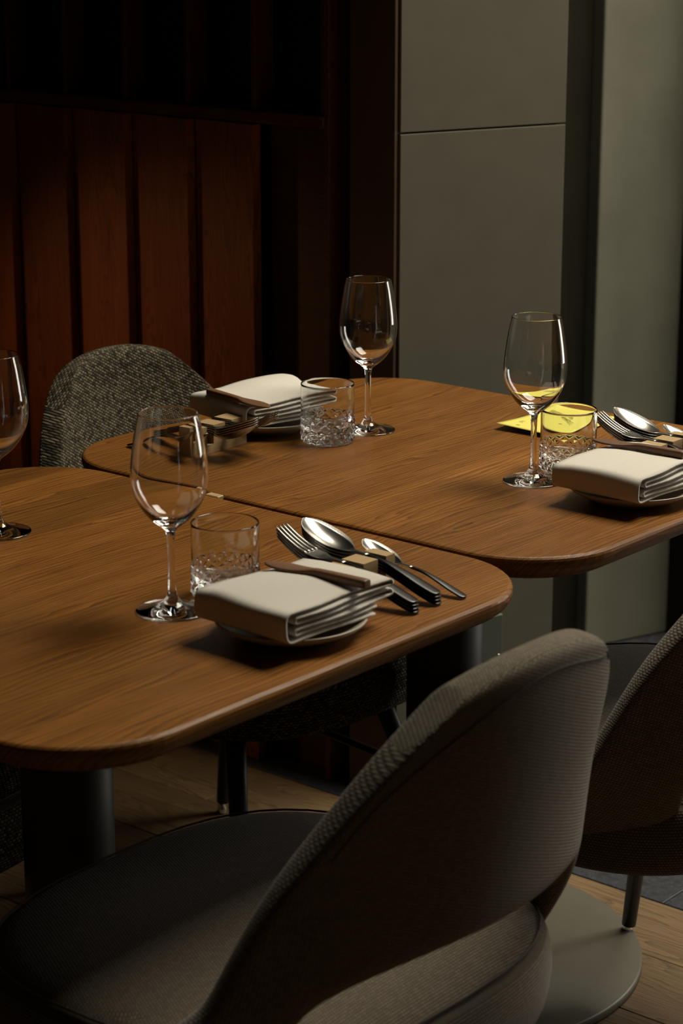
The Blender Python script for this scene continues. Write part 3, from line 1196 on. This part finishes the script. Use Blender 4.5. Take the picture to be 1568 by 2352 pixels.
def card_pt(u, v):
    a = Vector(cd[0]).lerp(Vector(cd[1]), u)
    b = Vector(cd[3]).lerp(Vector(cd[2]), u)
    p = a.lerp(b, v)
    z = 0.0012 + 0.008 * (1 - u) ** 2 * (1 - 0.55 * v) + 0.004 * u ** 2 * v ** 2
    return Vector((p.x, p.y, TZ + z))


for layer in (0.0003, -0.0003):
    for i in range(N + 1):
        for j in range(N + 1):
            p = card_pt(i / N, j / N)
            vs.append((p.x, p.y, p.z + layer))
M1 = (N + 1) ** 2
for i in range(N):
    for j in range(N):
        a = i * (N + 1) + j
        fs.append((a, a + 1, a + N + 2, a + N + 1))
        fs.append((M1 + a, M1 + a + N + 1, M1 + a + N + 2, M1 + a + 1))
for i in range(N):
    for a, b in ((i, i + 1), (N * (N + 1) + i, N * (N + 1) + i + 1), (i * (N + 1), (i + 1) * (N + 1)), (i * (N + 1) + N, (i + 1) * (N + 1) + N)):
        fs.append((a, b, M1 + b, M1 + a))
cardo = from_data('menu_card', vs, fs, YELLOW, None, True)
tag(cardo, 'yellow printed card lying slightly curled on the back table behind a tumbler', 'card')
# print: sketched hair-like strokes and a few small marks
pv, pf = [], []


def stroke(pts, w=0.00035):
    b0 = len(pv)
    for i, (u, v) in enumerate(pts):
        p = card_pt(u, v)
        u2, v2 = pts[min(i + 1, len(pts) - 1)]
        u1, v1 = pts[max(i - 1, 0)]
        d = (card_pt(u2, v2) - card_pt(u1, v1))
        d.z = 0
        d.normalize()
        nn = Vector((-d.y, d.x, 0)) * w
        pv.append(tuple(p + nn + Vector((0, 0, 0.0005))))
        pv.append(tuple(p - nn + Vector((0, 0, 0.0005))))
    for i in range(len(pts) - 1):
        a = b0 + 2 * i
        pf.append((a, a + 1, a + 3, a + 2))


for i in range(14):
    s = i / 13
    st = [(0.80 - 0.10 * s + 0.012 * sin(4 * t + i), 0.12 + 0.2 * s * t + t * (0.42 + 0.1 * random.random())) for t in [q / 8 for q in range(9)]]
    st = [(u - 0.25 * (q / 8) ** 1.4 * (0.4 + s), v) for q, (u, v) in enumerate(st)]
    stroke(st)
for u, v, l in ((0.30, 0.12, .06), (0.27, 0.12, .05), (0.24, 0.13, .06), (0.12, 0.2, .05), (0.10, 0.2, .06), (0.33, 0.62, .05), (0.31, 0.62, .06)):
    stroke([(u, v), (u, v + l)], 0.0005)
from_data('print', pv, pf, INK, cardo)

# ================================================================== small things further back
sk = canted('wall_plate', 0.145, 0.2070, -0.012, -0.0003, 0.218, 0.300, SOCKM, None, 0.002)
tag(sk, 'small grey metal cover plate with a screw, low on the grey pilaster', 'cover plate')
sc = lathe('screw', [(0, 0), (0.0026, 0), (0.0026, 0.0010), (0.0015, 0.0018), (0, 0.0020)], CHROME, sk, 12)
pp = P0 + PD * 0.199 + PN * 0.012
sc.location = (pp.x, pp.y, 0.226)
sc.rotation_euler = Vector((PN.x, PN.y, 0)).to_track_quat('Z', 'Y').to_euler()
